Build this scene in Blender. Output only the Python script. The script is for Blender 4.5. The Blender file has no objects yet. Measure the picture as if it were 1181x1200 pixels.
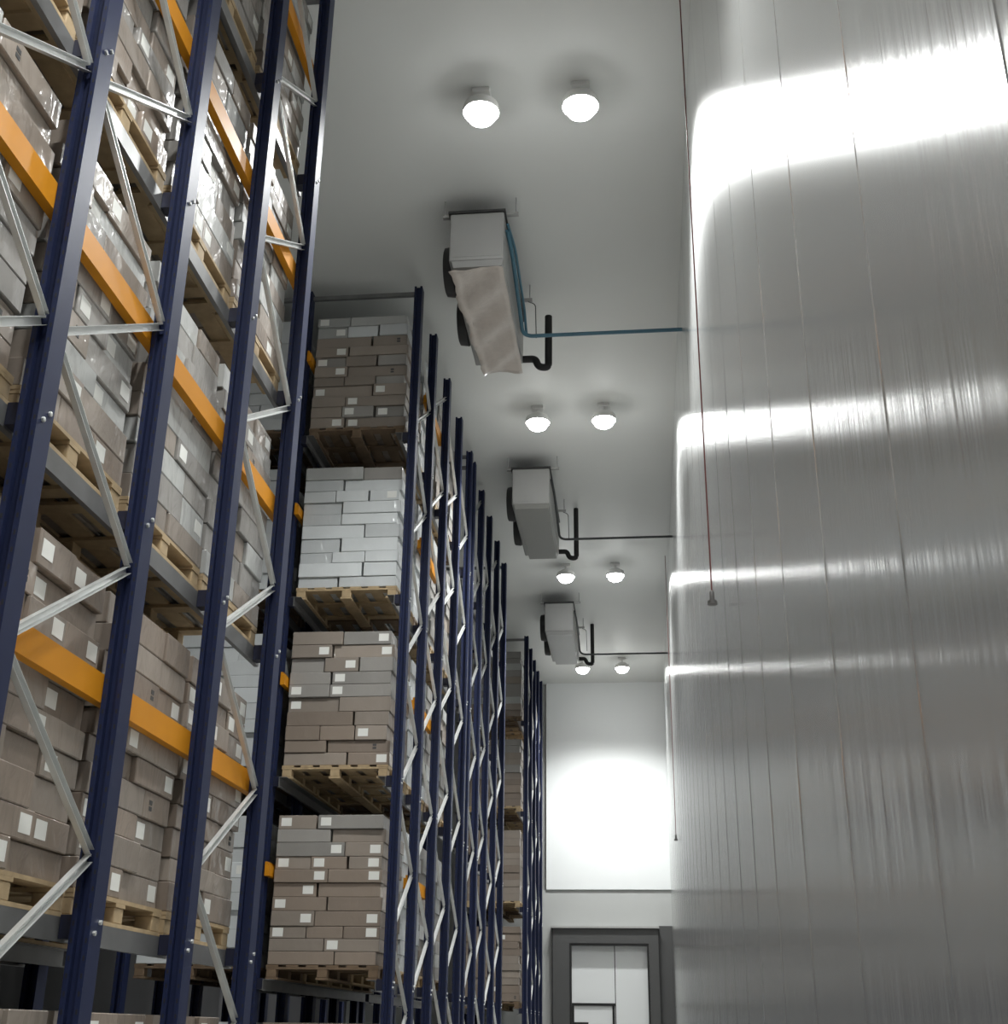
import bpy, bmesh, math, random
from mathutils import Vector, Matrix

scene = bpy.context.scene
COL = scene.collection
ALL = globals().get('BUILD_ALL', False)

# ------------------------------------------------------------------ materials
def new_mat(name):
    m = bpy.data.materials.new(name)
    m.use_nodes = True
    return m, m.node_tree.nodes, m.node_tree.links, m.node_tree.nodes['Principled BSDF']

def mat(name, col, rough=.5, metal=0., noise=.0, scale=6., coat=0., coat_rough=.15, bump=0., emit=None, strength=0., spec=.5):
    m, N, L, b = new_mat(name)
    b.inputs['Base Color'].default_value = (*col, 1)
    b.inputs['Roughness'].default_value = rough
    b.inputs['Metallic'].default_value = metal
    b.inputs['Specular IOR Level'].default_value = spec
    b.inputs['Coat Weight'].default_value = coat
    b.inputs['Coat Roughness'].default_value = coat_rough
    if noise or bump:
        g = N.new('ShaderNodeNewGeometry')
        t = N.new('ShaderNodeTexNoise'); t.inputs['Scale'].default_value = scale; t.inputs['Detail'].default_value = 4
        L.new(g.outputs['Position'], t.inputs['Vector'])
        if noise:
            r = N.new('ShaderNodeMapRange')
            r.inputs['To Min'].default_value = 1 - noise; r.inputs['To Max'].default_value = 1 + noise
            L.new(t.outputs['Fac'], r.inputs['Value'])
            mx = N.new('ShaderNodeMix'); mx.data_type = 'RGBA'; mx.blend_type = 'MULTIPLY'; mx.inputs[0].default_value = 1
            mx.inputs[6].default_value = (*col, 1)
            L.new(r.outputs[0], mx.inputs[7]); L.new(mx.outputs[2], b.inputs['Base Color'])
        if bump:
            bp = N.new('ShaderNodeBump'); bp.inputs['Strength'].default_value = bump; bp.inputs['Distance'].default_value = .02
            L.new(t.outputs['Fac'], bp.inputs['Height']); L.new(bp.outputs[0], b.inputs['Normal'])
    if emit:
        b.inputs['Emission Color'].default_value = (*emit, 1); b.inputs['Emission Strength'].default_value = strength
    return m

def carton_mat(name, col, coat=.55):
    """board under clear stretch film: per-box tint, glossy rippled coat"""
    m, N, L, b = new_mat(name)
    g = N.new('ShaderNodeNewGeometry'); oi = N.new('ShaderNodeObjectInfo')
    t = N.new('ShaderNodeTexNoise'); t.inputs['Scale'].default_value = 3.2; t.inputs['Detail'].default_value = 5
    L.new(g.outputs['Position'], t.inputs['Vector'])
    r = N.new('ShaderNodeMapRange'); r.inputs['To Min'].default_value = .86; r.inputs['To Max'].default_value = 1.12
    L.new(t.outputs['Fac'], r.inputs['Value'])
    r2 = N.new('ShaderNodeMapRange'); r2.inputs['To Min'].default_value = .82; r2.inputs['To Max'].default_value = 1.14
    L.new(oi.outputs['Random'], r2.inputs['Value'])
    mu = N.new('ShaderNodeMath'); mu.operation = 'MULTIPLY'
    L.new(r.outputs[0], mu.inputs[0]); L.new(r2.outputs[0], mu.inputs[1])
    mx = N.new('ShaderNodeMix'); mx.data_type = 'RGBA'; mx.blend_type = 'MULTIPLY'; mx.inputs[0].default_value = 1
    mx.inputs[6].default_value = (*col, 1)
    L.new(mu.outputs[0], mx.inputs[7]); L.new(mx.outputs[2], b.inputs['Base Color'])
    b.inputs['Roughness'].default_value = .55
    b.inputs['Coat Weight'].default_value = coat; b.inputs['Coat Roughness'].default_value = .2
    mp = N.new('ShaderNodeMapping'); mp.inputs['Scale'].default_value = (1, 1, .55)
    L.new(g.outputs['Position'], mp.inputs['Vector'])
    w = N.new('ShaderNodeTexNoise'); w.inputs['Scale'].default_value = 7; w.inputs['Detail'].default_value = 3; w.inputs['Distortion'].default_value = .8
    L.new(mp.outputs[0], w.inputs['Vector'])
    bp = N.new('ShaderNodeBump'); bp.inputs['Strength'].default_value = .9; bp.inputs['Distance'].default_value = .05
    L.new(w.outputs['Fac'], bp.inputs['Height']); L.new(bp.outputs[0], b.inputs['Coat Normal'])
    return m

M = {}
M['navy'] = mat('navy_enamel', (.013, .019, .055), .48, noise=.12, spec=.24)
M['hole'] = mat('punched_hole', (.004, .005, .01), .6)
M['zinc'] = mat('zinc_plate', (.62, .63, .62), .34, .55, noise=.12, scale=9)
M['rail'] = mat('rail_steel', (.21, .21, .21), .42, .5, noise=.2)
M['bracket'] = mat('bracket_enamel', (.009, .011, .03), .45)
M['orange'] = mat('orange_enamel', (.56, .225, .010), .5, noise=.08, spec=.2)
M['wood'] = mat('pallet_pine', (.42, .31, .18), .75, noise=.3, scale=14)
M['darkwood'] = mat('pallet_weathered', (.17, .115, .07), .8, noise=.35, scale=12)
M['brown'] = carton_mat('board_brown', (.25, .20, .16))
M['tan'] = carton_mat('board_tan', (.295, .25, .21))
M['grey'] = carton_mat('board_grey_brown', (.30, .285, .265))
M['pale'] = carton_mat('board_pale_grey', (.45, .455, .44))
M['white'] = carton_mat('board_white', (.62, .645, .65), .7)
M['label'] = mat('paper_white', (.80, .80, .76), .6, coat=.4)
M['ink'] = mat('ink', (.06, .06, .06), .7)
M['ceiling'] = mat('ceiling_panel', (.70, .71, .69), .55, noise=.03, scale=.6)
M['floor'] = mat('concrete', (.42, .42, .40), .35, noise=.12, scale=2)
M['endwall'] = mat('white_wall_panel', (.80, .82, .82), .45)
M['lower'] = mat('grey_wall_panel', (.46, .47, .46), .5)
M['sidewall'] = mat('side_wall', (.10, .10, .105), .6)  # left wall coloured dark to stand in for the shaded depth of the racks
M['doorframe'] = mat('door_frame_grey', (.085, .085, .085), .45)
M['doorlip'] = mat('door_lip_grey', (.40, .40, .39), .45)
M['seal'] = mat('black_rubber', (.012, .012, .012), .6)
M['leaf'] = mat('door_leaf_white', (.80, .82, .82), .4)
M['casing'] = mat('white_casing', (.33, .33, .32), .42, noise=.03)
M['tray'] = mat('drip_tray', (.24, .24, .225), .45)
M['film'] = mat('protective_film', (.56, .50, .45), .4, bump=.7, scale=5, noise=.1, coat=.5)
M['fan'] = mat('fan_black', (.03, .03, .03), .5)
M['fanblade'] = mat('fan_blade', (.18, .18, .18), .45)
M['bluepipe'] = mat('blue_hose', (.055, .15, .21), .4)
M['darkpipe'] = mat('dark_hose', (.035, .04, .042), .45)
M['blackpipe'] = mat('black_foam_pipe', (.009, .009, .009), .55)
M['cord'] = mat('red_cord', (.14, .035, .03), .5)
M['handle'] = mat('cord_handle', (.10, .095, .09), .4)
M['housing'] = mat('lamp_housing', (.72, .72, .70), .5)
M['lens'] = mat('lamp_lens', (1, 1, 1), .3, emit=(.985, 1, .985), strength=26)

def wall_mat():
    m, N, L, b = new_mat('ribbed_metal_wall')
    g = N.new('ShaderNodeNewGeometry')
    b.inputs['Base Color'].default_value = (.80, .81, .805, 1)
    b.inputs['Metallic'].default_value = .82
    b.inputs['Roughness'].default_value = .235
    b.inputs['Anisotropic'].default_value = .86
    b.inputs['Anisotropic Rotation'].default_value = 0.0
    tg = N.new('ShaderNodeTangent'); tg.direction_type = 'UV_MAP'; tg.uv_map = 'UVMap'
    L.new(tg.outputs[0], b.inputs['Tangent'])
    def noise(sc, scale, det):
        mp = N.new('ShaderNodeMapping'); mp.inputs['Scale'].default_value = sc
        L.new(g.outputs['Position'], mp.inputs['Vector'])
        t = N.new('ShaderNodeTexNoise'); t.inputs['Scale'].default_value = scale; t.inputs['Detail'].default_value = det
        L.new(mp.outputs[0], t.inputs['Vector'])
        return t.outputs['Fac']
    a = noise((1, 1, .05), 9, 3)          # long vertical film wrinkles
    c = noise((1, 1, .02), 38, 1)         # fine vertical ribs
    b1 = N.new('ShaderNodeBump'); b1.inputs['Strength'].default_value = .16; b1.inputs['Distance'].default_value = .03
    L.new(a, b1.inputs['Height'])
    b2 = N.new('ShaderNodeBump'); b2.inputs['Strength'].default_value = .15; b2.inputs['Distance'].default_value = .008
    L.new(c, b2.inputs['Height']); L.new(b1.outputs[0], b2.inputs['Normal'])
    L.new(b2.outputs[0], b.inputs['Normal'])
    return m
M['wall'] = wall_mat()

# ------------------------------------------------------------------ geometry helpers
class MB:
    """collects shapes into one mesh; each shape may use its own material slot"""
    def __init__(s): s.v = []; s.f = []; s.mi = []
    def add(s, vs, fs, mi=0):
        o = len(s.v); s.v += [tuple(x) for x in vs]
        s.f += [tuple(i + o for i in f) for f in fs]; s.mi += [mi] * len(fs)
        return s
    def box(s, x0, x1, y0, y1, z0, z1, mi=0):
        vs = [(x, y, z) for x in (x0, x1) for y in (y0, y1) for z in (z0, z1)]
        return s.add(vs, [(0, 1, 3, 2), (4, 6, 7, 5), (0, 4, 5, 1), (2, 3, 7, 6), (0, 2, 6, 4), (1, 5, 7, 3)], mi)
    def bar(s, a, b, w, h, side=(1, 0, 0), mi=0, off=(0, 0)):
        """box along a-b: w along `side`, h across it"""
        a = Vector(a); b = Vector(b); d = (b - a).normalized(); u = Vector(side)
        u = (u - d * u.dot(d)).normalized(); n = d.cross(u)
        vs = [p + u * (sx * w / 2 + off[0]) + n * (sy * h / 2 + off[1]) for p in (a, b) for sx in (-1, 1) for sy in (-1, 1)]
        return s.add(vs, [(0, 1, 3, 2), (4, 6, 7, 5), (0, 4, 5, 1), (2, 3, 7, 6), (0, 2, 6, 4), (1, 5, 7, 3)], mi)
    def prism(s, poly, z0, z1, mi=0):
        n = len(poly)
        vs = [(x, y, z0) for x, y in poly] + [(x, y, z1) for x, y in poly]
        fs = [(i, (i + 1) % n, (i + 1) % n + n, i + n) for i in range(n)] + [tuple(range(n))[::-1], tuple(range(n, 2 * n))]
        return s.add(vs, fs, mi)
    def prism_y(s, poly, y0, y1, mi=0):
        n = len(poly)
        vs = [(x, y0, z) for x, z in poly] + [(x, y1, z) for x, z in poly]
        fs = [(i, (i + 1) % n, (i + 1) % n + n, i + n) for i in range(n)] + [tuple(range(n))[::-1], tuple(range(n, 2 * n))]
        return s.add(vs, fs, mi)
    def lathe(s, prof, c=(0, 0, 0), n=32, axis='z', mi=0):
        vs = []; fs = []
        for r, h in prof:
            for k in range(n):
                t = 2 * math.pi * k / n
                p = (r * math.cos(t), r * math.sin(t), h)
                if axis == 'x': p = (h, r * math.cos(t), r * math.sin(t))
                vs.append((p[0] + c[0], p[1] + c[1], p[2] + c[2]))
        for j in range(len(prof) - 1):
            for k in range(n):
                fs.append((j * n + k, j * n + (k + 1) % n, (j + 1) * n + (k + 1) % n, (j + 1) * n + k))
        fs.append(tuple(range(n))[::-1]); fs.append(tuple(range((len(prof) - 1) * n, len(prof) * n)))
        return s.add(vs, fs, mi)
    def tube(s, pts, r, n=12, mi=0):
        pts = [Vector(p) for p in pts]; vs = []; fs = []
        ref = Vector((.31, .17, .93))
        for i, p in enumerate(pts):
            d = (pts[min(i + 1, len(pts) - 1)] - pts[max(i - 1, 0)]).normalized()
            u = (ref - d * ref.dot(d)).normalized(); w = d.cross(u)
            for k in range(n):
                t = 2 * math.pi * k / n
                vs.append(p + u * (r * math.cos(t)) + w * (r * math.sin(t)))
        for i in range(len(pts) - 1):
            for k in range(n):
                fs.append((i * n + k, i * n + (k + 1) % n, (i + 1) * n + (k + 1) % n, (i + 1) * n + k))
        fs.append(tuple(range(n))[::-1]); fs.append(tuple(range((len(pts) - 1) * n, len(pts) * n)))
        return s.add(vs, fs, mi)
    def mesh(s, name, mats, bevel=0, smooth=False):
        me = bpy.data.meshes.new(name)
        me.from_pydata(s.v, [], s.f)
        for m in (mats if isinstance(mats, (list, tuple)) else [mats]): me.materials.append(M[m])
        for p, i in zip(me.polygons, s.mi): p.material_index = i
        bm = bmesh.new(); bm.from_mesh(me)
        if bevel:
            bmesh.ops.bevel(bm, geom=bm.edges[:], offset=bevel, segments=1, affect='EDGES')
        bmesh.ops.recalc_face_normals(bm, faces=bm.faces)
        bm.to_mesh(me); bm.free()
        if smooth:
            for p in me.polygons: p.use_smooth = True
            me.set_sharp_from_angle(angle=math.radians(40))
        return me
    def build(s, name, mats, parent=None, loc=(0, 0, 0), bevel=0, smooth=False):
        return put(name, s.mesh(name, mats, bevel, smooth), parent, loc)

def put(name, me, parent=None, loc=(0, 0, 0)):
    o = bpy.data.objects.new(name, me); COL.objects.link(o); o.location = loc
    if parent: o.parent = parent
    return o
def empty(name, loc=(0, 0, 0)):
    o = bpy.data.objects.new(name, None); COL.objects.link(o); o.location = loc
    o.empty_display_size = .1
    return o
def tag(o, label, cat, group=None):
    o['label'] = label; o['category'] = cat
    if group: o['group'] = group
    return o
def struct(o):
    o['kind'] = 'structure'; return o
def bend(pts, r=.06, n=6):
    """polyline with rounded corners"""
    P = [Vector(p) for p in pts]; out = [P[0]]
    for a, b, c in zip(P, P[1:], P[2:]):
        d1 = (a - b).normalized(); d2 = (c - b).normalized()
        rr = min(r, (a - b).length * .49, (c - b).length * .49)
        s, e = b + d1 * rr, b + d2 * rr
        for k in range(n + 1):
            t = k / n
            out.append(s * (1 - t) ** 2 + b * (2 * t * (1 - t)) + e * t ** 2)
    return out + [P[-1]]

# ------------------------------------------------------------------ dimensions (metres; camera stands at x=y=0)
XW, YE, HC = .6363, 32.5576, 10.2108       # right wall, end wall, ceiling
XP = [-2.547, -3.92, -5.293]               # planes of posts
LEV = [2.025, 4.025, 6.025, 8.025]
RAILTOP = .04
NEAR = [3.37, 4.585, 5.80, 7.06, 8.24]
SEC = [13.03, 14.17, 15.38, 16.58, 17.76]
THI = [18.17, 19.30, 20.45, 21.66, 22.86]
FOU = [27.73, 28.75, 29.75, 30.75, 31.75]
XL = -7.4; YB = -4.6

# ------------------------------------------------------------------ the setting
struct(MB().box(XL - .3, XW + .3, YB - .3, YE + 1.2, -.3, 0).build('floor', 'floor'))
struct(MB().box(XL - .3, XW + .3, YB - .3, YE + 1.2, HC, HC + .3).build('ceiling', 'ceiling'))
struct(MB().box(XL - .2, XL, YB, YE + .3, 0, HC).build('wall_left', 'sidewall'))
struct(MB().box(XL, XW, YB - .2, YB, 0, HC).build('wall_back', 'sidewall'))

def right_wall():
    joints = [1.725 + 1.175 * k for k in range(-5, 27)]
    ys = [YB]
    prof = [(YB, 0)]
    for j in joints:
        if YB + .1 < j < YE - .1:
            prof += [(j - .007, 0), (j - .003, .0022), (j + .003, .0022), (j + .007, 0)]
    prof.append((YE + .12, 0))
    me = bpy.data.meshes.new('wall_right')
    vs = []; fs = []
    for y, d in prof:
        vs += [(XW - d, y, 0), (XW - d, y, HC)]
    n = len(prof)
    for i in range(n - 1): fs.append((2 * i, 2 * i + 1, 2 * i + 3, 2 * i + 2))
    o = len(vs); vs += [(XW + .15, YB, 0), (XW + .15, YB, HC), (XW + .15, YE + .12, 0), (XW + .15, YE + .12, HC)]
    fs += [(o, o + 2, o + 3, o + 1), (0, o, o + 1, 1), (2 * n - 2, 2 * n - 1, o + 3, o + 2)]
    me.from_pydata(vs, [], fs)
    me.materials.append(M['wall'])
    uv = me.uv_layers.new(name='UVMap')
    for l in me.loops:
        v = me.vertices[l.vertex_index].co
        uv.data[l.index].uv = (v.y / 40, v.z / 40)
    return struct(put('wall_right', me))
right_wall()

# end wall: grey lower wall with the doorway, white upper panel standing proud of it
DX0, DX1, DZ = -1.89, .05, 3.65
struct(MB().box(XL, DX0, YE + .04, YE + .3, 0, 4.92).box(DX1, XW - .001, YE + .04, YE + .3, 0, 4.92)
       .box(DX0, DX1, YE + .04, YE + .3, DZ, 4.92).box(XL, XW, YE + .12, YE + .3, 4.93, HC).build('wall_end', 'lower'))
struct(MB().box(-2.46, XW - .002, YE, YE + .118, 4.93, HC).build('trim_1', ['endwall']))

# ------------------------------------------------------------------ doorway in the end wall
door = struct(empty('door_1', (-.92, YE + .1, 0)))
def dpart(mb, name, m, **k):
    o = mb.build(name, m, door, **k); o.location = -Vector(door.location); return o
fy0, fy1 = YE - .14, YE + .039
dpart(MB().box(-2.29, DX0, fy0, fy1, 0, 4.0).box(DX1, .30, fy0, fy1, 0, 4.0).box(DX0, DX1, fy0, fy1, DZ, 4.0), 'door_frame', 'doorframe')
dpart(MB().box(-2.34, .31, fy0 - .06, fy1, 4.002, 4.05), 'frame_cap', 'doorlip')
dpart(MB().box(.302, XW - .004, YE - .02, fy1, 0, 4.07), 'side_plate', 'doorframe')
dpart(MB().box(DX0 + .001, DX0 + .045, fy0 + .01, YE + .05, 0, DZ - .05).box(DX1 - .045, DX1 - .001, fy0 + .01, YE + .05, 0, DZ - .05)
      .box(DX0 + .001, DX1 - .001, fy0 + .01, YE + .05, DZ - .05, DZ - .001), 'door_seal', 'seal')
dpart(MB().box(-2.31, -2.292, fy0 - .02, fy1, 0, 4.0).box(.285, .30, fy0 - .015, fy0 - .001, 0, 4.0), 'frame_edge', 'seal')
leaf = dpart(MB().box(DX0 + .05, -.80, YE + .06, YE + .14, .02, DZ - .02).box(-.78, DX1 - .05, YE + .06, YE + .14, .02, DZ - .02)
             .box(-.80, -.78, YE + .08, YE + .12, .02, DZ - .02, 1), 'door_leaf', ['leaf', 'seal'])
wf = MB()
for a in ((DX0 + .05, -.80, 2.23, 2.29), (-.87, -.81, 1.0, 2.23), (DX0 + .05, DX0 + .10, 1.0, 2.23), (DX0 + .05, -.80, .95, 1.0)):
    wf.box(a[0], a[1], YE + .03, YE + .059, a[2], a[3])
wf.box(DX0 + .10, -1.45, YE + .035, YE + .059, 1.80, 1.86)
dpart(wf, 'leaf_window_frame', 'seal')
struct(MB().box(DX0 - .1, DX1 + .1, YE + .5, YE + .55, 0, DZ + .1).build('wall_corridor', 'endwall'))

# ------------------------------------------------------------------ lamps: pairs along the aisle
LAMP_Y = [9.79 + 6.809 * k for k in range(-2, 4)]
LX = [-1.378, -.402]
lamp_me = dict(
    box=MB().box(-.09, .09, -.07, .07, 10.16, HC - .001).mesh('ceiling_box', 'housing', .006),
    stem=MB().lathe([(.018, 10.07), (.018, 10.16)], n=16).mesh('stem', 'housing', smooth=True),
    housing=MB().lathe([(.05, 10.085), (.10, 10.08), (.11, 10.05), (.168, 10.035), (.178, 10.0), (.180, 9.945), (.172, 9.945), (.160, 9.985), (.150, 9.985)], n=40).mesh('housing', 'housing', smooth=True),
    lens=MB().lathe([(.149, 9.984), (.152, 9.945), (.146, 9.905), (.122, 9.868), (.08, 9.843), (.015, 9.834)], n=40).mesh('lens', 'lens', smooth=True))
WHERE = ['behind', 'above', 'nearest', 'second', 'third', 'farthest']
for k, y in enumerate(LAMP_Y):
    for s, x in zip(('left', 'right'), LX):
        t = empty('high_bay_lamp', (x, y, HC))
        lab = {2: 'round lit ceiling lamp nearest the camera, %s of its pair, before the first cooling unit',
               3: 'round lit ceiling lamp between first and second cooling units, %s of its pair',
               4: 'round lit ceiling lamp between second and third cooling units, %s of its pair',
               5: 'round lit ceiling lamp beside the end wall, %s of its pair',
               1: 'round lit ceiling lamp overhead just out of frame, %s of its pair',
               0: 'round lit ceiling lamp behind the camera, %s of its pair'}[k] % s
        tag(t, lab, 'ceiling lamp', 'round ceiling lamps in pairs')
        for nm, key in (('ceiling_box', 'box'), ('stem', 'stem'), ('housing', 'housing'), ('lens', 'lens')):
            o = put(nm, lamp_me[key], t, (0, 0, -HC))
            if key == 'lens': o['label'] = 'glowing white lens'
        ld = bpy.data.lights.new('lamp_beam', 'SPOT')
        ld.energy = 830; ld.spot_size = math.radians(134); ld.spot_blend = 1.0; ld.shadow_soft_size = .14
        ld.color = (.985, 1, .985)
        lo = bpy.data.objects.new('lamp_beam', ld); COL.objects.link(lo); lo.parent = t; lo.location = (0, 0, 9.70 - HC)

# ------------------------------------------------------------------ cooling units
def cooler(k):
    y0 = 11.40 + 6.81 * k; L = 2.32
    t = empty('evaporator_unit', (-1.6, y0, 9.26))
    tag(t, ['white ceiling cooling unit nearest the camera, with blue hose and loose film underneath',
            'white ceiling cooling unit second from the camera, dark hose to the metal wall',
            'white ceiling cooling unit farthest away, just before the last pair of lamps'][k], 'cooling unit', 'cooling units hung under the ceiling')
    def part(mb, name, m, **kw):
        o = mb.build(name, m, t, **kw); o.location = -Vector(t.location); return o
    x0, x1, zt, zb = -1.92, -1.325, 9.945, 9.30
    c = MB().box(x0, x1, y0, y0 + L, zb + .03, zt)
    part(c, 'casing', 'casing', bevel=.012)
    part(MB().box(x0 + .03, x1 - .03, y0 - .004, y0 - .001, zb + .08, zt - .05), 'end_panel', 'casing')
    part(MB().box(x0 - .02, x1 + .02, y0 - .015, y0 + L + .015, zt + .001, zt + .03), 'top_shadow_strip', 'fan')  # black strip added to draw the shadow line along the casing top
    tr = MB()
    poly = [(x0 + .03, y0 + .0), (x1 + .0, y0 + .0), (x1 - .02, y0 + L), (x0 + .06, y0 + L)]
    n = 4
    vs = [(x, y, zb + .028) for x, y in poly] + [(x + (.02 if x < -1.6 else -.02), y + (.02 if y < y0 + 1 else -.02), zb - .04) for x, y in poly]
    tr.add(vs, [(0, 1, 2, 3), (7, 6, 5, 4), (0, 4, 5, 1), (1, 5, 6, 2), (2, 6, 7, 3), (3, 7, 4, 0)])
    part(tr, 'drip_tray', 'tray' if k == 1 else 'casing')
    if k == 0:
        rnd = random.Random(4); f = MB(); nx, ny = 10, 34; vs = []
        for j in range(ny + 1):
            for i in range(nx + 1):
                u = i / nx; v = j / ny
                xa = x0 + .0 + .10 * v + .035 * math.sin(v * 17) * (1 - v) + rnd.uniform(-.012, .012)
                x = xa + u * (x1 - .005 - xa)
                z = zb - .055 - .018 * math.sin(v * 21 + u * 6) - rnd.uniform(0, .012) - (.03 if i == 0 else 0)
                vs.append((x, y0 + .02 + v * (L + .02), z))
        fs = [(j * (nx + 1) + i, j * (nx + 1) + i + 1, (j + 1) * (nx + 1) + i + 1, (j + 1) * (nx + 1) + i) for j in range(ny) for i in range(nx)]
        f.add(vs, fs)
        o = part(f, 'loose_film', 'film', smooth=True); o['label'] = 'crumpled protective film'
        sd = o.modifiers.new('thickness', 'SOLIDIFY'); sd.thickness = .003
    for q in (0, 1):                       # fans blow to the left
        yc = y0 + .62 + 1.1 * q; zc = 9.60
        fn = part(MB().lathe([(.27, 0), (.29, -.02), (.275, -.12), (.25, -.12), (.25, -.01)], (x0 - .001, yc, zc), 36, 'x'), 'fan_shroud', 'fan', smooth=True)
        b = MB()
        for a in range(6):
            ang = a * math.pi / 3
            d = Vector((0, math.cos(ang), math.sin(ang))); e = Vector((0, -math.sin(ang), math.cos(ang)))
            p = Vector((x0 - .06, yc, zc))
            q1, q2 = p + d * .05, p + d * .235
            b.add([q1 - e * .03 + Vector((.02, 0, 0)), q1 + e * .03 - Vector((.02, 0, 0)), q2 + e * .06 - Vector((.03, 0, 0)), q2 - e * .06 + Vector((.03, 0, 0)),
                   q1 - e * .03 + Vector((.026, 0, 0)), q1 + e * .03 - Vector((.014, 0, 0)), q2 + e * .06 - Vector((.024, 0, 0)), q2 - e * .06 + Vector((.036, 0, 0))],
                  [(0, 1, 2, 3), (7, 6, 5, 4), (0, 4, 5, 1), (1, 5, 6, 2), (2, 6, 7, 3), (3, 7, 4, 0)])
        b.lathe([(.055, -.10), (.055, -.03)], (x0, yc, zc), 16, 'x')
        bo = b.build('fan_blades', 'fanblade', fn)
        g = MB()
        for r in (.08, .14, .20, .255):
            pts = [(x0 - .125, yc + r * math.cos(a * math.pi / 12), zc + r * math.sin(a * math.pi / 12)) for a in range(25)]
            g.tube(pts, .005, 6)
        for a in range(4):
            ca, sa = math.cos(a * math.pi / 4), math.sin(a * math.pi / 4)
            g.tube([(x0 - .125, yc - .255 * ca, zc - .255 * sa), (x0 - .125, yc + .255 * ca, zc + .255 * sa)], .005, 6)
        g.build('fan_guard', 'fan', fn)
    for yy in (y0 + .10, y0 + L - .45):    # hangers across the top
        h = MB().box(x0 - .10, x1 + .15, yy, yy + .05, zt + .031, zt + .06)
        for xx in (x0 - .08, x1 + .12): h.tube([(xx, yy + .025, zt + .05), (xx, yy + .025, HC - .001)], .008, 8)
        part(h, 'hanger', 'casing')
    pm = 'bluepipe' if k == 0 else 'darkpipe'
    yb = y0 + 1.80; zp = 9.42 if k < 2 else 9.34
    p = bend([(x1 + .02, y0 + .18, 9.82), (x1 + .045, y0 + .5, 9.72), (x1 + .045, yb - .25, 9.52), (x1 + .045, yb, zp), (XW - .001, yb, zp)], .16, 8)
    mb = MB().tube(p, .024 if k == 0 else .02, 12)
    if k == 0:
        mb.tube(bend([(x1 + .03, y0 + .12, 9.86), (x1 + .075, y0 + .5, 9.80), (x1 + .085, yb - .25, 9.66), (x1 + .09, yb - .02, 9.45)], .12, 6), .016, 10)
    part(mb, 'hose', pm, smooth=True)['label'] = 'blue hose running to the metal wall' if k == 0 else 'dark hose running to the metal wall'
    yd = y0 + 2.33
    xv = -1.004 if k == 0 else (-1.02 if k == 1 else -1.02)
    q = bend([(x1 - .02, yd - .03, 9.385), (xv - .16, yd - .03, 9.385), (xv - .13, yd - .03, 9.27), (xv, yd - .03, 9.25), (xv, yd - .03, HC - .02 if k else 9.99)], .09, 6)
    part(MB().tube(q, .046 if k == 0 else .042, 14), 'drain_pipe', 'blackpipe', smooth=True)['label'] = 'black drain pipe with U bend'
    part(MB().tube(bend([(x1 + .1, yb + .10, 9.97), (x1 + .19, yb + .10, 9.93), (x1 + .2, yb + .1, 9.45)], .08, 5), .006, 8), 'sensor_wire', 'darkpipe')
for k in range(3): cooler(k)

# ------------------------------------------------------------------ pull cords by the metal wall
def pull_cord(x, y, z, label):
    t = empty('pull_cord', (x, y, z)); tag(t, label, 'pull cord')
    MB().tube([(0, 0, .06), (0, 0, HC - z - .001)], .006, 8).build('cord', 'cord', t)
    MB().lathe([(.012, .10), (.018, .09), (.018, .03), (.034, .025), (.036, 0), (.02, -.004)], n=16).build('handle', 'handle', t, smooth=True)
pull_cord(.53, 8.5, 4.40, 'red pull cord hanging full length in front of the metal wall, near lamp glare')
pull_cord(.575, 23.05, 4.80, 'thin pull cord hanging at the far end of the metal wall')

# ------------------------------------------------------------------ pallets
def pallet_mesh(w, l, m):
    """blocks and boards; w along x, l along y, base at z=0"""
    P = {}
    a = MB(); n = 6; bw = .125
    for i in range(n):
        x = -w / 2 + bw / 2 + i * (w - bw) / (n - 1)
        a.box(x - bw / 2, x + bw / 2, -l / 2, l / 2, .118, .138)
    P['top_deck'] = a.mesh('top_deck', m)
    P['crossboard'] = MB().box(-w / 2, w / 2, -.06, .06, .0975, .1175).mesh('crossboard', m)
    P['block'] = MB().box(-.05, .05, -.055, .055, .0205, .097).mesh('block', m, .004)
    P['bottom_board'] = MB().box(-.06, .06, -l / 2, l / 2, 0, .02).mesh('bottom_board', m)
    return P
PAL = {(s, m): pallet_mesh(1.15, s, m) for s in (1.15, 1.08, .94) for m in ('wood', 'darkwood')}
PAL_KEEP = globals().get('PALLETS_SEEN')
def pallet(x, y, z, l, m, label, parts=True):
    P = PAL[(l, m)]
    t = empty('pallet', (x, y, z)); tag(t, label, 'pallet', 'wooden pallets in the racks')
    put('top_deck', P['top_deck'], t)
    for j in (-1, 0, 1): put('crossboard', P['crossboard'], t, (0, j * (l / 2 - .062), 0))
    for i in (-1, 0, 1):
        put('bottom_board', P['bottom_board'], t, (i * .513, 0, 0))
        for j in (-1, 0, 1): put('block', P['block'], t, (i * .52, j * (l / 2 - .058), 0))
    return t

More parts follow.
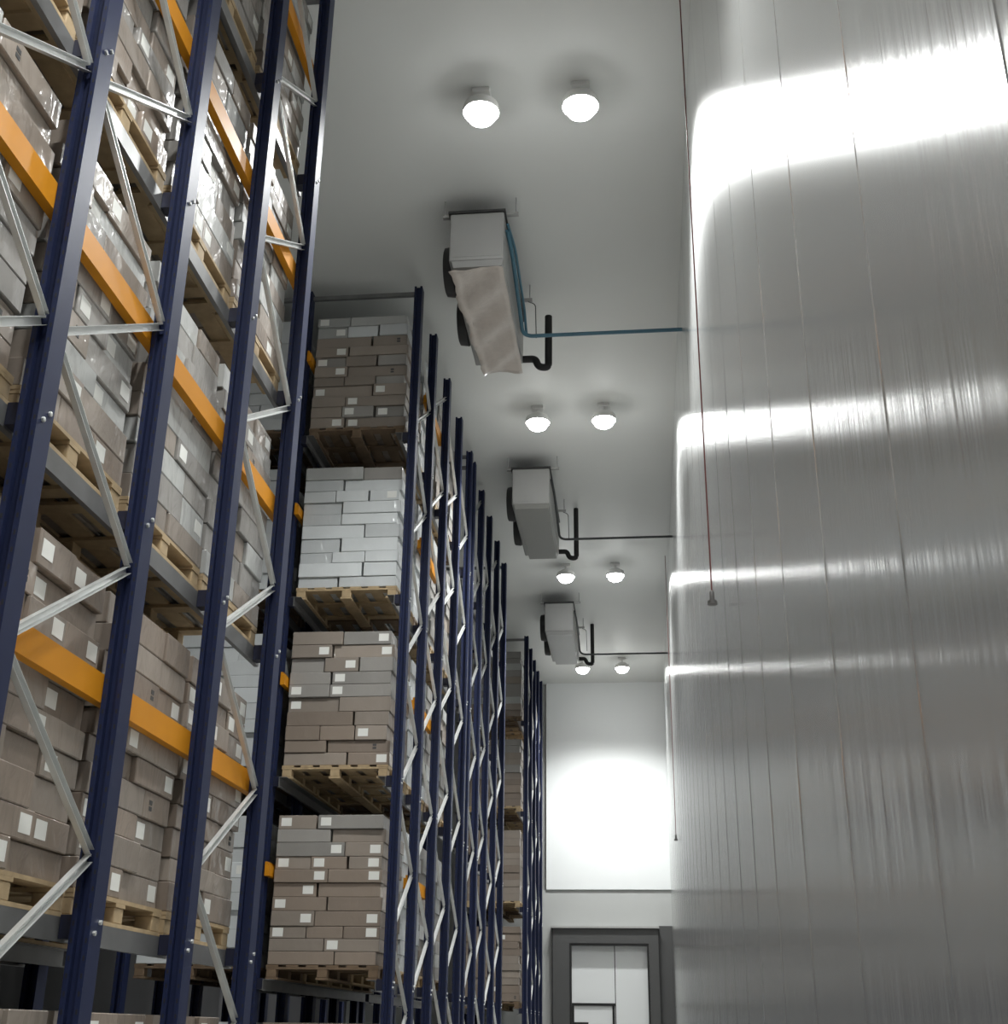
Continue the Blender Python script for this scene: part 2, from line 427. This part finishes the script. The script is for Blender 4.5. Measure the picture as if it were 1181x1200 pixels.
# ------------------------------------------------------------------ cartons
ORD = ['bottom', 'second', 'third', 'fourth', 'fifth', 'sixth', 'seventh', 'eighth', 'ninth', 'tenth', 'eleventh', 'twelfth']
NUM = ['one', 'two', 'three', 'four']
CART = []      # every carton: dims, centre, turn, colour, paper label, words
def load(x0, x1, y0, y1, z, h_total, style, phrase, seed, near, lane=0):
    """a pallet load: layers of cartons, alternately 2 and 3 to a side"""
    rnd = random.Random(seed)
    n = style.get('n', 10); hs = [rnd.uniform(.85, 1.15) for _ in range(n)]
    k = h_total / sum(hs); hs = [q * k for q in hs]
    zz = z
    for li, h in enumerate(hs):
        pat = style['pat'][li % len(style['pat'])]
        pal = style['cols'](li, n)
        if pat == 'P': ny, nx = 2, 3
        elif pat == 'Q': ny, nx = 3, 2
        else: ny, nx = 2, 2
        if style.get('front') and pat == 'Q': ny, nx = 3, 2
        W = x1 - x0; L = y1 - y0
        ysp = [i / ny for i in range(ny + 1)]; xsp = [i / nx for i in range(nx + 1)]
        if pat == 'S':
            sh = rnd.choice([.38, .62, .33, .67]); ysp = [0, sh, 1]; xsp = [0, rnd.choice([.36, .64, .4, .6]), 1]
        top = li == n - 1
        for i in range(nx):
            for j in range(ny):
                a, b = x0 + W * xsp[i], x0 + W * xsp[i + 1]
                c, d = y0 + L * ysp[j], y0 + L * ysp[j + 1]
                outx = i == nx - 1; outy = j == 0
                jx = rnd.choice([0, 0, .012, -.012, -.028]) if outx else 0
                jy = rnd.choice([0, 0, .012, -.01, .025]) if outy else 0
                dims = (b - a - .007, d - c - .007, h - .0035)
                if outx and jx < 0: dims = (dims[0] - .03, dims[1], dims[2]); jx -= -.015
                if outy and jy > 0: dims = (dims[0], dims[1] - .03, dims[2]); jy -= .015
                cen = ((a + b) / 2 + jx, (c + d) / 2 + jy, zz + h / 2)
                col = pal(rnd)
                face = None
                exposed = (outx if near else outy)
                lab_roll = rnd.random(); lab_side = rnd.choice([-1, 1]); tw = rnd.uniform(-.008, .008)
                if exposed and lab_roll < style.get('lab', .5) and not (col == 'white' and lab_roll > .12): face = '+x' if near else '-y'
                pos = (j, ny) if near else (i, nx)
                side = {2: ['left', 'right'], 3: ['left', 'second', 'right']}[pos[1]][pos[0]]
                CART.append(dict(d=dims, c=cen, tw=tw, col=col, face=face, ls=lab_side, layer=li, n=n, side=side, phrase=phrase, lane=lane, exposed=exposed, near=near, outx=outx, outy=outy))
        zz += h

def pick(*cs):
    return lambda r: r.choice(cs)
BROWN = dict(n=10, pat='PQSQPS', cols=lambda l, n: pick('brown', 'brown', 'tan'), lab=.6)
MIX = dict(n=10, pat='QPSPQS', cols=lambda l, n: pick('grey', 'tan', 'grey', 'pale') if l > 1 else pick('brown', 'tan'), lab=.45)
GREY = dict(n=9, pat='PSQ', cols=lambda l, n: pick('grey', 'grey', 'pale', 'tan'), lab=.35)
WHITE = dict(n=9, pat='PSQP', cols=lambda l, n: pick('white'), lab=.3)
F1 = dict(n=11, pat='SQPSQ', cols=lambda l, n: pick('brown', 'brown', 'tan') if l < 8 else pick('grey', 'tan'), lab=.55)
F2 = dict(n=10, pat='SSPSQ', cols=lambda l, n: pick('brown', 'brown', 'tan') if l < 4 else pick('grey', 'tan'), lab=.5)
F3 = dict(n=10, pat='SSPSS', cols=lambda l, n: pick('white') if l < n - 1 else pick('white', 'pale', 'grey'), lab=.2)
F4 = dict(n=11, pat='SPSSP', cols=lambda l, n: pick('tan', 'grey', 'tan') if l < n - 2 else pick('pale', 'white'), lab=.6)

PALLETS = []   # (x, y, z, length, material, label)
LX0, LX1 = -3.805, -2.665
def fill(block, name, styles, front_styles, lane, near, seed0, h=1.48):
    dx = lane * (XP[1] - XP[0])
    xc = (LX0 + LX1) / 2 + dx
    for b in range(4):
        ya, yb = block[b], block[b + 1]
        yc = (ya + yb) / 2; L = 1.15 if yb - ya > 1.17 else (1.08 if yb - ya > 1.1 else .94)
        if yc - L / 2 < ya: pass
        for lv in range(-1, 4):
            z = 0 if lv < 0 else LEV[lv] + RAILTOP + .0005
            st = (front_styles if (front_styles and b == 0) else styles)[lv + 1]
            if isinstance(st, list): st = st[b % len(st)]
            where = name(b, lv)
            m = 'wood' if (b + lv) % 3 != 0 or near else 'darkwood'
            if lane: m = 'darkwood'
            PALLETS.append((xc, yc, z, L, m, 'wooden pallet under ' + where, name, lane))
            load(LX0 + dx, LX1 + dx, yc - L / 2, yc + L / 2, z + .1385, h + (.03 if lv == 3 else .05 if lv < 0 else 0), st, where, seed0 + b * 17 + lv * 131 + lane * 977, near, lane)
LVL = ['ground load', 'level-one load', 'level-two load', 'level-three load', 'level-four load']
PN = ['first', 'second', 'third', 'fourth']
def nm_near(b, lv): return f"{LVL[lv+1]} left of near rack's {PN[b]} post"
def nm_near2(b, lv): return f"second-lane {LVL[lv+1]} left of near rack's {PN[b]} post"
def nm_near3(b, lv): return f"third-lane {LVL[lv+1]} left of near rack's {PN[b]} post"
def nm_b(which):
    def g(b, lv):
        if b == 0: return f"{LVL[lv+1]} facing the camera in {which} rack"
        return f"{LVL[lv+1]} in row {['one','two','three','four'][b]} of {which} rack"
    return g
def nm_b2(which):
    def g(b, lv):
        return f"second-lane {LVL[lv+1]} in row {['one','two','three','four'][b]} of {which} rack"
    return g
nearS = [BROWN, BROWN, [MIX, MIX, GREY, GREY], [GREY, MIX, GREY, MIX], [MIX, MIX, GREY, MIX]]
fill(NEAR, nm_near, nearS, None, 0, True, 11)
fill(NEAR, nm_near2, [WHITE, WHITE, GREY, WHITE, GREY], None, 1, True, 23)
fill(NEAR, nm_near3, [BROWN, WHITE, GREY, WHITE, GREY], None, 2, True, 31)
sideS = [BROWN, [WHITE, WHITE, MIX, GREY], [WHITE, WHITE, GREY, MIX], [WHITE, WHITE, GREY, GREY], [GREY, WHITE, MIX, GREY]]
fill(SEC, nm_b('second'), sideS, [BROWN, F1, F2, F3, F4], 0, False, 41)
fill(SEC, nm_b2('second'), [WHITE] * 5, [WHITE, WHITE, WHITE, WHITE, WHITE], 1, False, 59)
# fill(THI, nm_b('third'), [BROWN, GREY, MIX, GREY, MIX], None, 0, False, 71)
fill(FOU, nm_b('farthest'), [BROWN, BROWN, MIX, BROWN, BROWN], [BROWN, BROWN, BROWN, F2, MIX], 0, False, 83)

# cartons that show largest are things of their own; the rest of the stacks is one mass
SHOWN = globals().get('SHOWN_SET')
if SHOWN is None:
    SHOWN_TXT = """35 3b 3f 3l 3r 3v 47 4b 4h 8t 8y 8z 94 95 98 99 9e 9f 9k 9l 9o 9p a0 a1 a4 a5 aa ab af ag ah am an aq ar aw ax b1 b2 b3 b6 b7 bi bj bm bn bs bt bx by bz c4 c5 c8 c9 cf ck cl co cp d5 ga gb gg gh gl gm gn gq gr gv gw gx h2 h3 h6 h7 hh hi hj hm hn hr hs ht hw hx hy hz i2 i3 i7 i8 i9 ie if ii ij in io ip iv iy iz j3 j4 j5 ja jb je jf jj jk jl jq jr ju jv ka kb kg kh kn kr nb ng nh nl nm nn nq nr nv nw nx o2 o3 o6 o7 oh oi oj om on or os ot ox oy oz p2 p3 p7 p8 p9 pe pf pi pj pv py pz q3 q5 q9 qa qb qg qh qk ql qq qr qv qx r0 r1 rh rm rn rr ry rz s2 s3 s9 se sf sj t5 2ds 2du 2dw 2dz 2e2 2e4 2e6 2e8 2ea 2ec 2ef 2ei 2ek 2em 2ep 2es 2eu 2ew 2ey 2f0 2f2 2f5 2f8 2fa 2fc 2fe 2fg 2fi 2fk 2fm 2fo 2fq 2fs 2fu 2fx 2g0 2g2 2g4 2g6 2g8 2ga 2gc 2ge 2gg 2gi 2gl 2go 2gq 2gs 2gu 2gw 2gy 2h0 2h2 2h4 2h6 2h8 2ha 2hc 2he 2hg 2hi 2hk 2hm 2ho 2hq 2hs 2hu 2hw 2hx 2hy 2i0 2i2 2i4 2i6 2i8 2ia 2ic 2ie 2ig 2ii 2ik 2im 2io 2iq 2is 2iu 2iw 2iy 2j0 2j2 2j4 2j6 2j8 2ja 35y 36s 374 382 386 38b 38g 38k 3a8 3ah 3xy 3y3 3yd 3z4 416"""
    SHOWN = set(int(q, 36) for q in SHOWN_TXT.split()) if '@' not in SHOWN_TXT else set(range(len(CART))) if ALL else set(i for i, c in enumerate(CART) if c['exposed'] and c['lane'] == 0)
PSEEN_TXT = """2 3 6 7 8 11 12 13 14 16 17 18 19 61 62 63 64 66 67 68 69 71 72 73 74 76 77 78 79 81 82 83 84 86 87 88 89 91 92 97 101 102 103 104 106 107 108 109 111 112 113 114 116 117 118"""
PSEEN = set(int(q) for q in PSEEN_TXT.split()) if '@' not in PSEEN_TXT else set(range(len(PALLETS)))

label_me = MB().box(-.055, .055, -.0008, .0008, -.042, .042).mesh('paper_label', 'label')
strip_me = MB().box(-.15, .15, -.0008, .0008, -.045, .045)
for a, b, c, d in ((-.09, -.03, .012, .020), (-.05, .0, -.012, -.005), (.03, .055, -.02, .025), (.06, .11, .01, .018), (.05, .12, -.03, -.022)):
    strip_me.box(a, b, -.0014, -.0009, c, d, 1)
strip_me = strip_me.mesh('printed_strip', ['label', 'ink'])
mark_me = MB().box(-.02, .02, -.0008, .0008, -.028, -.006).box(-.02, .02, -.0008, .0008, .004, .028).mesh('printed_mark', 'ink')
BOXC = {}
COLW = {'brown': 'brown', 'tan': 'tan', 'grey': 'grey-brown', 'pale': 'pale grey', 'white': 'white'}
mass = {}
for idx, c in enumerate(CART):
    sx, sy, sz = c['d']; cx, cy, cz = c['c']
    if idx in SHOWN or ALL:
        key = (round(sx, 3), round(sy, 3), round(sz, 3), c['col'])
        if key not in BOXC:
            BOXC[key] = MB().box(-sx / 2, sx / 2, -sy / 2, sy / 2, 0, sz).mesh('carton', c['col'], .005)
        o = put('carton', BOXC[key], None, (cx, cy, cz - sz / 2)); o.rotation_euler[2] = c['tw']
        words = COLW[c['col']] + ' ' + ('labelled carton' if c['face'] else 'carton')
        tag(o, f"{words}, {c['side']} in {'top' if c['layer'] == c['n'] - 1 else ORD[c['layer']]} layer, {c['phrase']}", 'carton', 'cartons stacked on ' + c['phrase'])
        o['ix'] = idx
        if c['face']:
            h = random.Random(idx)
            if c['face'] == '+x':
                u = c['ls'] * (sy / 2 - .085); q = put('paper_label', label_me, o, (sx / 2 + .0009, u, sz * .52)); q.rotation_euler[2] = math.pi / 2
            else:
                u = c['ls'] * (sx / 2 - .085); q = put('paper_label', label_me, o, (u, -sy / 2 - .0009, sz * .52))
            q['label'] = 'white paper label'
        elif c['exposed'] and idx % 7 == 0 and c['col'] in ('brown', 'tan'):
            if c['near']:
                q = put('printed_mark', mark_me, o, (sx / 2 + .0009, c['ls'] * sy * .25, sz * .5)); q.rotation_euler[2] = math.pi / 2
            else:
                q = put('printed_mark', mark_me, o, (c['ls'] * sx * .25, -sy / 2 - .0009, sz * .5))
            q['label'] = 'small dark printed mark'
    else:
        order = ['brown', 'tan', 'grey', 'pale', 'white']
        mass.setdefault('all', MB()).box(cx - sx / 2, cx + sx / 2, cy - sy / 2, cy + sy / 2, cz - sz / 2, cz + sz / 2, order.index(c['col']))
if mass:
    o = mass['all'].build('stacked_cartons', ['brown', 'tan', 'grey', 'pale', 'white'])
    tag(o, 'remaining cartons deep inside and far along the racks', 'cartons'); o['kind'] = 'stuff'

for i, (x, y, z, l, m, lab, nm, lane) in enumerate(PALLETS):
    if i in PSEEN or ALL:
        o = pallet(x, y, z, l, m, lab); o['ix'] = i

# ------------------------------------------------------------------ pallet racks
ZT = 10.05
up = MB()
hx, hy = .048, .074
up.prism([(-hx, -hy), (-.022, -hy), (-.022, -hy + .035), (.022, -hy + .035), (.022, -hy), (hx, -hy), (hx, hy - .012), (hx - .012, hy), (-hx, hy)], .012, ZT)
z = .15
while z < ZT - .1:
    for sx in (-1, 1):
        up.box(sx * .035 - .005, sx * .035 + .005, -hy - .0006, -hy + .0005, z, z + .022, 1)
    z += .075
UP = up.mesh('upright', ['navy', 'hole'])
FOOT = MB().box(-.085, .085, -.10, .10, 0, .0118).mesh('foot_plate', 'navy')
BOLT = MB().lathe([(.012, 0), (.012, .010), (.006, .012)], n=6, axis='x').mesh('bolt', 'zinc')
def zig(ya, yb, x, right0, left0, pitch, zmin, zmax):
    """diagonals zig-zagging between nodes on the far post (right0 + k pitch) and the near post (left0 + k pitch)"""
    segs = []
    k = -2
    rs = [right0 + pitch * q for q in range(-3, 8)]; ls = [left0 + pitch * q for q in range(-3, 8)]
    nodes = sorted([(q, 'r') for q in rs] + [(q, 'l') for q in ls])
    for (za, sa), (zb, sb) in zip(nodes, nodes[1:]):
        if sa != sb and za > zmin and zb < zmax:
            pa = (x, yb - .06 if sa == 'r' else ya + .06, za + .012); pb = (x, yb - .06 if sb == 'r' else ya + .06, zb - .012)
            segs.append((pa, pb))
    return segs
def brace_mb(a, b, px):
    m = MB()
    m.bar(a, b, .003, .042, off=(-.014, 0)); m.bar(a, b, .028, .003, off=(0, .0195)); m.bar(a, b, .028, .003, off=(0, -.0195))
    return m
def rail_mb(ya, yb, x, s, ztop):
    """pallet rail: web with a top flange and a lower lip; s = side the pallet lies on (-1: towards -x)"""
    m = MB()
    A, B = sorted((x, x + s * .085)); m.box(A, B, ya, yb, ztop - .006, ztop)
    A, B = sorted((x, x + s * .006)); m.box(A, B, ya, yb, ztop - .10, ztop - .006)
    A, B = sorted((x, x + s * .03)); m.box(A, B, ya, yb, ztop - .106, ztop - .10)
    return m
def beam_mb(ya, yb, x0, x1, z, s):
    """closed face towards the aisle, stepped top and a lower lip"""
    m = MB(); h = .07
    p = [(0, -h), (0, h), (.024, h), (.024, h - .03), (.046, h - .03), (.046, -h + .006), (.052, -h + .006), (.052, -h)]
    poly = [((x1 - a) if s < 0 else (x0 + a), z + b) for a, b in p]
    m.prism_y(poly, ya, yb)
    return m
def rack(Y, label, zigs, planes, levels=LEV, beams=None, top=True, zp=(0,)):
    t = empty('pallet_rack', (XP[0], Y[0], 0)); tag(t, label, 'pallet rack', 'navy pallet racks along the aisle')
    O = Vector(t.location)
    def part(mb, name, m, **k):
        o = mb.build(name, m, t, **k); o.location = -O; return o
    for pi, x in enumerate(planes):
        for i, y in enumerate(Y):
            if pi == 2 and i > 0 and beams == 'near': continue
            u = put('upright', UP, t, Vector((x, y, 0)) - O)
            put('foot_plate', FOOT, u)
            if pi == 0:
                for zl in levels:
                    put('bolt', BOLT, u, (hx, .02, zl + .02)); put('bolt', BOLT, u, (hx, -.03, zl - .03))
        if pi < 2:
            for zl in levels:
                sides = [-1] if pi == 0 else [1, -1]
                for s in sides:
                    o = part(rail_mb(Y[0] - .07, Y[-1] + .10, x + s * .115, s, zl + RAILTOP), 'pallet_rail', 'rail'); o['label'] = 'dull grey steel rail'
                    for y in Y:
                        a, b = sorted((x + s * (hx + .001), x + s * .113))
                        mb = MB().box(a, b, y - .045, y + .045, zl - .055, zl + .05)
                        part(mb, 'bracket_arm', 'bracket')
                    if pi == 0 or s == 1:
                        x0 = x + s * (hx + .004); 
                        if beams:
                            lo, hi = (x0 - .052, x0) if s < 0 else (x0, x0 + .052)
                            ya, yb = Y[0] - .1, Y[-1] + .09
                            if beams == 'second' and s < 0: ya, yb = Y[1] - .05, Y[2] + .05
                            part(beam_mb(ya, yb, lo, hi, zl + 1.1, s), 'guide_beam', 'orange')['label'] = 'orange steel beam'
    for pi in zp:
        x = planes[pi]
        for b in range(4):
            if zigs[b] is None: continue
            r0, l0, pt = zigs[b]
            for a, c in zig(Y[b], Y[b + 1], x - .008, r0, l0, pt, .3, 9.95):
                part(brace_mb(a, c, x), 'brace', 'zinc')['label'] = 'galvanised diagonal brace'
    if top:
        for pi in range(len(planes) - 1):
            part(MB().box(planes[pi + 1] + hx + .001, planes[pi] - hx - .001, Y[0] - .02, Y[0] + .025, 9.955, 10.005), 'top_beam', 'rail')
            part(MB().box(planes[pi + 1] + hx + .001, planes[pi] - hx - .001, Y[-1] - .02, Y[-1] + .025, 9.955, 10.005), 'top_beam', 'rail')
    return t
rack(NEAR, 'navy blue pallet rack nearest the camera, with orange beams, filling the left side',
     [(3.07, 3.78, 1.41), (2.335, 3.05, 1.42), None, (3.07, 2.41, 1.43)], XP, beams='near')
rack(SEC, 'navy blue pallet rack whose end bay of four loads faces the camera',
     [(3.2, 2.5, 1.43), (2.6, 3.3, 1.43), (3.07, 2.41, 1.43), (2.9, 2.2, 1.43)], XP, beams='second')
rack(THI, 'navy blue pallet rack standing close behind the one with the facing loads',
     [(2.7, 3.4, 1.43), (3.07, 2.41, 1.43), (2.5, 3.2, 1.43), (3.0, 2.3, 1.43)], XP)
rack(FOU, 'navy blue pallet rack farthest away, beside the bright end wall',
     [(3.2, 2.5, 1.43), (2.6, 3.3, 1.43), (3.07, 2.41, 1.43), (2.9, 2.2, 1.43)], XP[:2])

# ------------------------------------------------------------------ camera and view
cd = bpy.data.cameras.new('camera'); cam = bpy.data.objects.new('camera', cd); COL.objects.link(cam)
cd.sensor_fit = 'HORIZONTAL'; cd.sensor_width = 36; cd.lens = 1469.877 / 1181 * 36
cd.clip_start = .05; cd.clip_end = 200
rt = Vector((.9942, .1064, .0124)); fw = Vector((-.103, .9178, .3835)).normalized()
upv = rt.cross(fw).normalized(); rt = fw.cross(upv).normalized()
mw = Matrix((rt, upv, -fw)).transposed().to_4x4(); mw.translation = (0, 0, 1.6)
cam.matrix_world = mw
scene.camera = cam
w = bpy.data.worlds.new('world'); scene.world = w; w.use_nodes = True
w.node_tree.nodes['Background'].inputs[0].default_value = (.5, .52, .55, 1)
w.node_tree.nodes['Background'].inputs[1].default_value = 0.02
vs = scene.view_settings
vs.view_transform = 'Standard'; vs.look = 'None'; vs.gamma = 1; vs.exposure = 0.16
try: vs.use_curve_mapping = False
except Exception: pass
